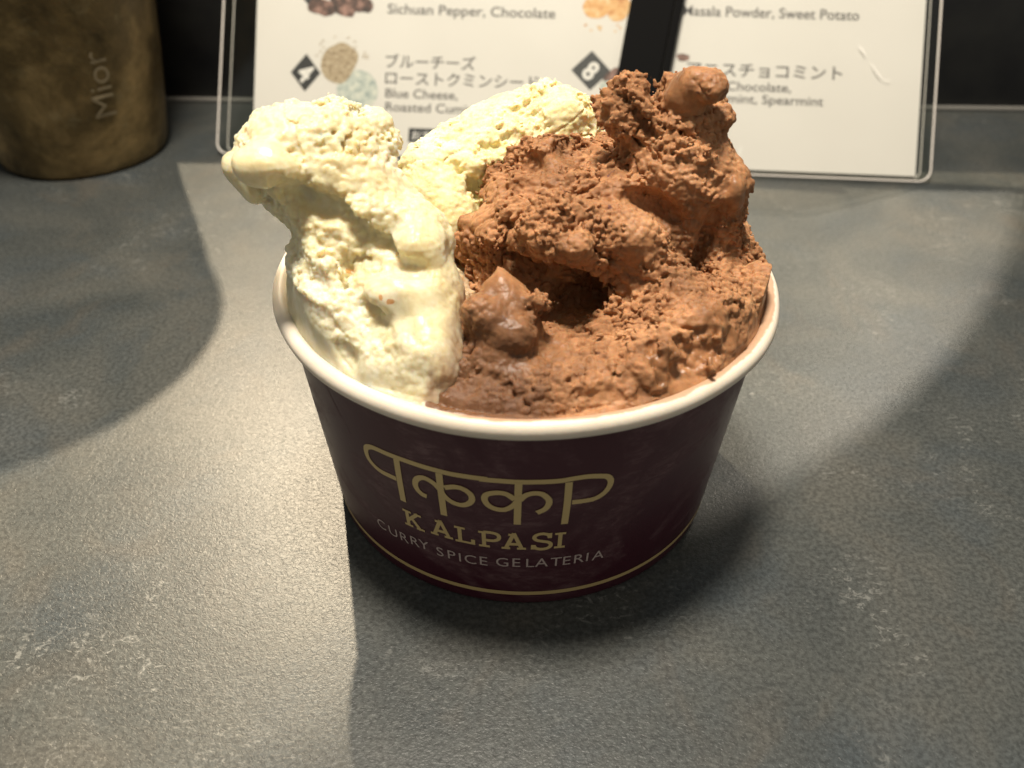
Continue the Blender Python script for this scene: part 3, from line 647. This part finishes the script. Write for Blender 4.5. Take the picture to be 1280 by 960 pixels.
def clip_all(D, lo, vox, seed, fill):
    """below the rim the gelato fills the cup with a scraped, half melted surface; the paper wall holds it in"""
    x = (lo[0]+np.arange(D.shape[0])*vox)[:, None]; y = (lo[1]+np.arange(D.shape[1])*vox)[None, :]
    rad = np.sqrt(x*x+y*y); th = np.arctan2(x, -y); wob = .45*np.sin(3*th+seed)+.3*np.sin(8*th+2*seed)+.15*np.sin(19*th)+.08*np.sin(41*th)
    X, Y = np.broadcast_arrays(x, y); P2 = np.stack([X.ravel(), Y.ravel(), 0*X.ravel()], -1).astype(np.float32)
    A2 = (th*43).ravel().astype(np.float32); R2 = rad.ravel().astype(np.float32)
    rel = .55*NA(P2/6+seed)+.35*NB(P2/2.3+seed)+.45*NC(np.stack([A2/9, R2/1.3, 0*A2], -1)+seed)+.3*NA(P2/.8)+.5*(.4-1.6*GR(P2/1.3+np.array([0, 0, .3], np.float32)+seed))*np.clip((39-R2)/5, 0, 1)*np.clip(NB(P2/5+seed+7)*2+.5, 0, 1)
    rel = rel.reshape(rad.shape)*np.clip((43.5-rad)/3, .25, 1)
    top = 47.75+np.clip(43-rad, -1, 5)*.30-np.clip(38-rad, 0, 30)*.12-.55*np.exp(-((rad-41.6-wob*.5)/.5)**2)+rel*.8
    ang = 2.2*NB(P2/9+seed*3).reshape(rad.shape)+.9*NC(P2/1.9+seed).reshape(rad.shape)
    if fill == 'choc': side = np.maximum(-14.5-x+ang, y-22)
    elif fill == 'white': side = np.maximum(x+13.2-ang, y-14)
    else: side = -3-y+ang
    front = np.clip((np.cos(th+.1)-.30)*2, 0, 1) if fill == 'choc' else .05*np.ones_like(th)
    for k in range(D.shape[2]):
        z = lo[2]+k*vox; rin = (43.5+wob*.7-max(46.5-z, 0)*1.2-max(44.5-z, 0)*-1.05)
        if z > 48.2:
            rin = rin-front*min(z-48.2, 9)*.9+max(z-56.7, 0)*1.8
            if fill == 'choc' and z < 60:
                P3 = P2.copy(); P3[:, 2] = z
                rin = rin+front*(1.5*NB(P3/4.2)+1.1*NA(P3/1.9)+.7*NC(P3/.95)).reshape(rad.shape)*min(z-48.2, 1.5)
        sl = D[:, :, k]
        g = np.clip((rad-rin)*.75, -2.5, 2.5); h = np.clip(.5-.5*(sl-g)/2.2, 0, 1)*(front > .02)*(z > 48.5)
        sl = np.where(h > 0, sl*(1-h)+g*h+2.2*h*(1-h), np.maximum(sl, g))
        f = np.maximum(np.maximum((z-top)*.9, side*.7), (rad-43.5-wob*.6+max(46.8-z, 0)*.9-max(44.5-z, 0)*.8)*.8)
        h = np.clip(.5+.5*(sl-f)/.8, 0, 1); D[:, :, k] = np.clip(sl*(1-h)+f*h-.8*h*(1-h), -2.5, 2.5)
    return D
def gelato(name, ops, lo, hi, vox, m, seed, label, fill, amp=1., fine=1., stroke=(0, 0, 0), coarse_k=4):
    import openvdb
    lo = np.array(lo, float); hi = np.array(hi, float); cv = vox*coarse_k
    nc = np.ceil((hi-lo)/cv).astype(int)+2
    g = np.stack(np.meshgrid(*[lo[k]+np.arange(nc[k])*cv for k in range(3)], indexing='ij'), -1)
    d, rg = base_sdf(g, ops)
    nf = (nc-1)*coarse_k
    d = upsample(d.astype(np.float32), nf, coarse_k); rg = upsample(rg.astype(np.float32), nf, coarse_k)
    idx = np.nonzero((d.ravel() < 3.8) & (d.ravel() > -4.8))[0]
    dv = d.ravel(); rv = rg.ravel(); o = seed*7.31; f3 = lambda *a: np.array(a, np.float32)
    def pts_of(idx):
        ii = np.stack(np.unravel_index(idx, d.shape), -1); P = (lo+ii*vox).astype(np.float32)
        return P, P@rotm(stroke).astype(np.float32)
    # first the lumps and the strata left by the spatula ...
    P, Q = pts_of(idx); r = rv[idx]
    wp = np.stack([NA(P/9+o), NB(P/9+o+3), NC(P/9+o+5)], -1)
    rr = np.clip(r, 0, 1)*(.3+.7*np.clip(NC(P/6.5+o+9)*1.8+.9, 0, 1))
    pit = np.clip(1-np.abs(NA((Q+wp*2)/f3(7, 4, 3.4)+o+12))*8, 0, 1)*np.clip(NB(P/8+o+20)*2.2, 0, 1)
    e = dv[idx]-amp*(.9*NA(P/11+o+1)*(.4+.6*r)+rr*(.5*np.clip(NA((Q+wp*3)/f3(7, 4.5, 3.6)+o+40)*4, -1, 1)+1.35*NB((Q+wp*2.5)/f3(17, 6, 2.6)+o)-1.7*pit+(.5*(.5-1.5*GR((Q+wp*1.2)/f3(3.9, 3.0, 2.7)+o))))
                   +(1-rr)*(.6*NB(P/3.4+o)+.25*NC((Q+wp)/f3(9, 5, 2.2)+o)))
    # ... then, close to the surface only, the crumbs
    k = np.abs(e) < 1.5; D = np.where(dv > 0, 2.5, -2.5).astype(np.float32); D[idx] = np.clip(e, -2.5, 2.5)
    idx, e, rr, wp = idx[k], e[k], rr[k], wp[k]
    P, Q = pts_of(idx); wq = P+wp*.8; mk2 = np.clip(NA(P/4.5+o+30)*2+.5, 0, 1)
    e = e-amp*fine*rr*((.6+.6*mk2)*(.50-1.6*GR(wq/1.6+o+2))+(1.1-.4*mk2)*.85*(.50-1.6*GR(wq/.86+o+4))+.25*NB(P/.55+o+4))
    D[idx] = np.clip(e, -2.5, 2.5); D = clip_all(D.reshape(d.shape), lo, vox, seed, fill)
    D = D.reshape(d.shape); zz = lo[2]+np.arange(d.shape[2])*vox; D[:, :, zz < 36] = 2.5
    for ax in range(3):
        s_ = [slice(None)]*3; s_[ax] = 0; D[tuple(s_)] = 2.5; s_[ax] = -1; D[tuple(s_)] = 2.5
    G = openvdb.FloatGrid(2.5); G.copyFromArray(D, tolerance=0.0)
    pts, quads = G.convertToQuads(isovalue=0.0)
    gi = np.clip(np.round(pts).astype(int), 0, np.array(d.shape)-1)
    cr = np.zeros(d.size, np.float32); cr[idx] = rr; cr = cr.reshape(d.shape)[gi[:, 0], gi[:, 1], gi[:, 2]]
    me = bpy.data.meshes.new(name); me.vertices.add(len(pts)); me.vertices.foreach_set('co', ((lo+pts*vox)*S).astype(np.float32).ravel())
    nq = len(quads); me.loops.add(nq*4); me.loops.foreach_set('vertex_index', quads[:, ::-1].astype(np.int32).ravel())
    me.polygons.add(nq); me.polygons.foreach_set('loop_start', np.arange(0, nq*4, 4, dtype=np.int32))
    me.update(calc_edges=True); me.validate()
    me.polygons.foreach_set('use_smooth', [True]*len(me.polygons))
    at = me.attributes.new('crumb', 'FLOAT', 'POINT'); at.data.foreach_set('value', cr)
    me.materials.append(m)
    print(name, len(pts), 'verts')
    ob = link(bpy.data.objects.new(name, me)); tag(ob, label, 'gelato'); return ob
VOX = .215
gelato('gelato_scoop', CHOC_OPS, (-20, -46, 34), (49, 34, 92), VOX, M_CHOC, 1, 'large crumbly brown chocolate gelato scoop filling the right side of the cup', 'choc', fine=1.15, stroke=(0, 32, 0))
gelato('gelato_scoop', WHITE_OPS, (-58, -46, 34), (2, 20, 90), VOX*1.15, M_WHITE, 2, 'creamy white gelato scoop curling over the left rim of the cup', 'white', amp=.8, stroke=(0, 40, 0))
gelato('gelato_scoop', YELLOW_OPS, (-46, -12, 34), (46, 46, 88), VOX*1.25, M_YELLOW, 3, 'pale yellow gelato mound behind the white and chocolate scoops', 'yellow', amp=.8, stroke=(0, -25, 0))
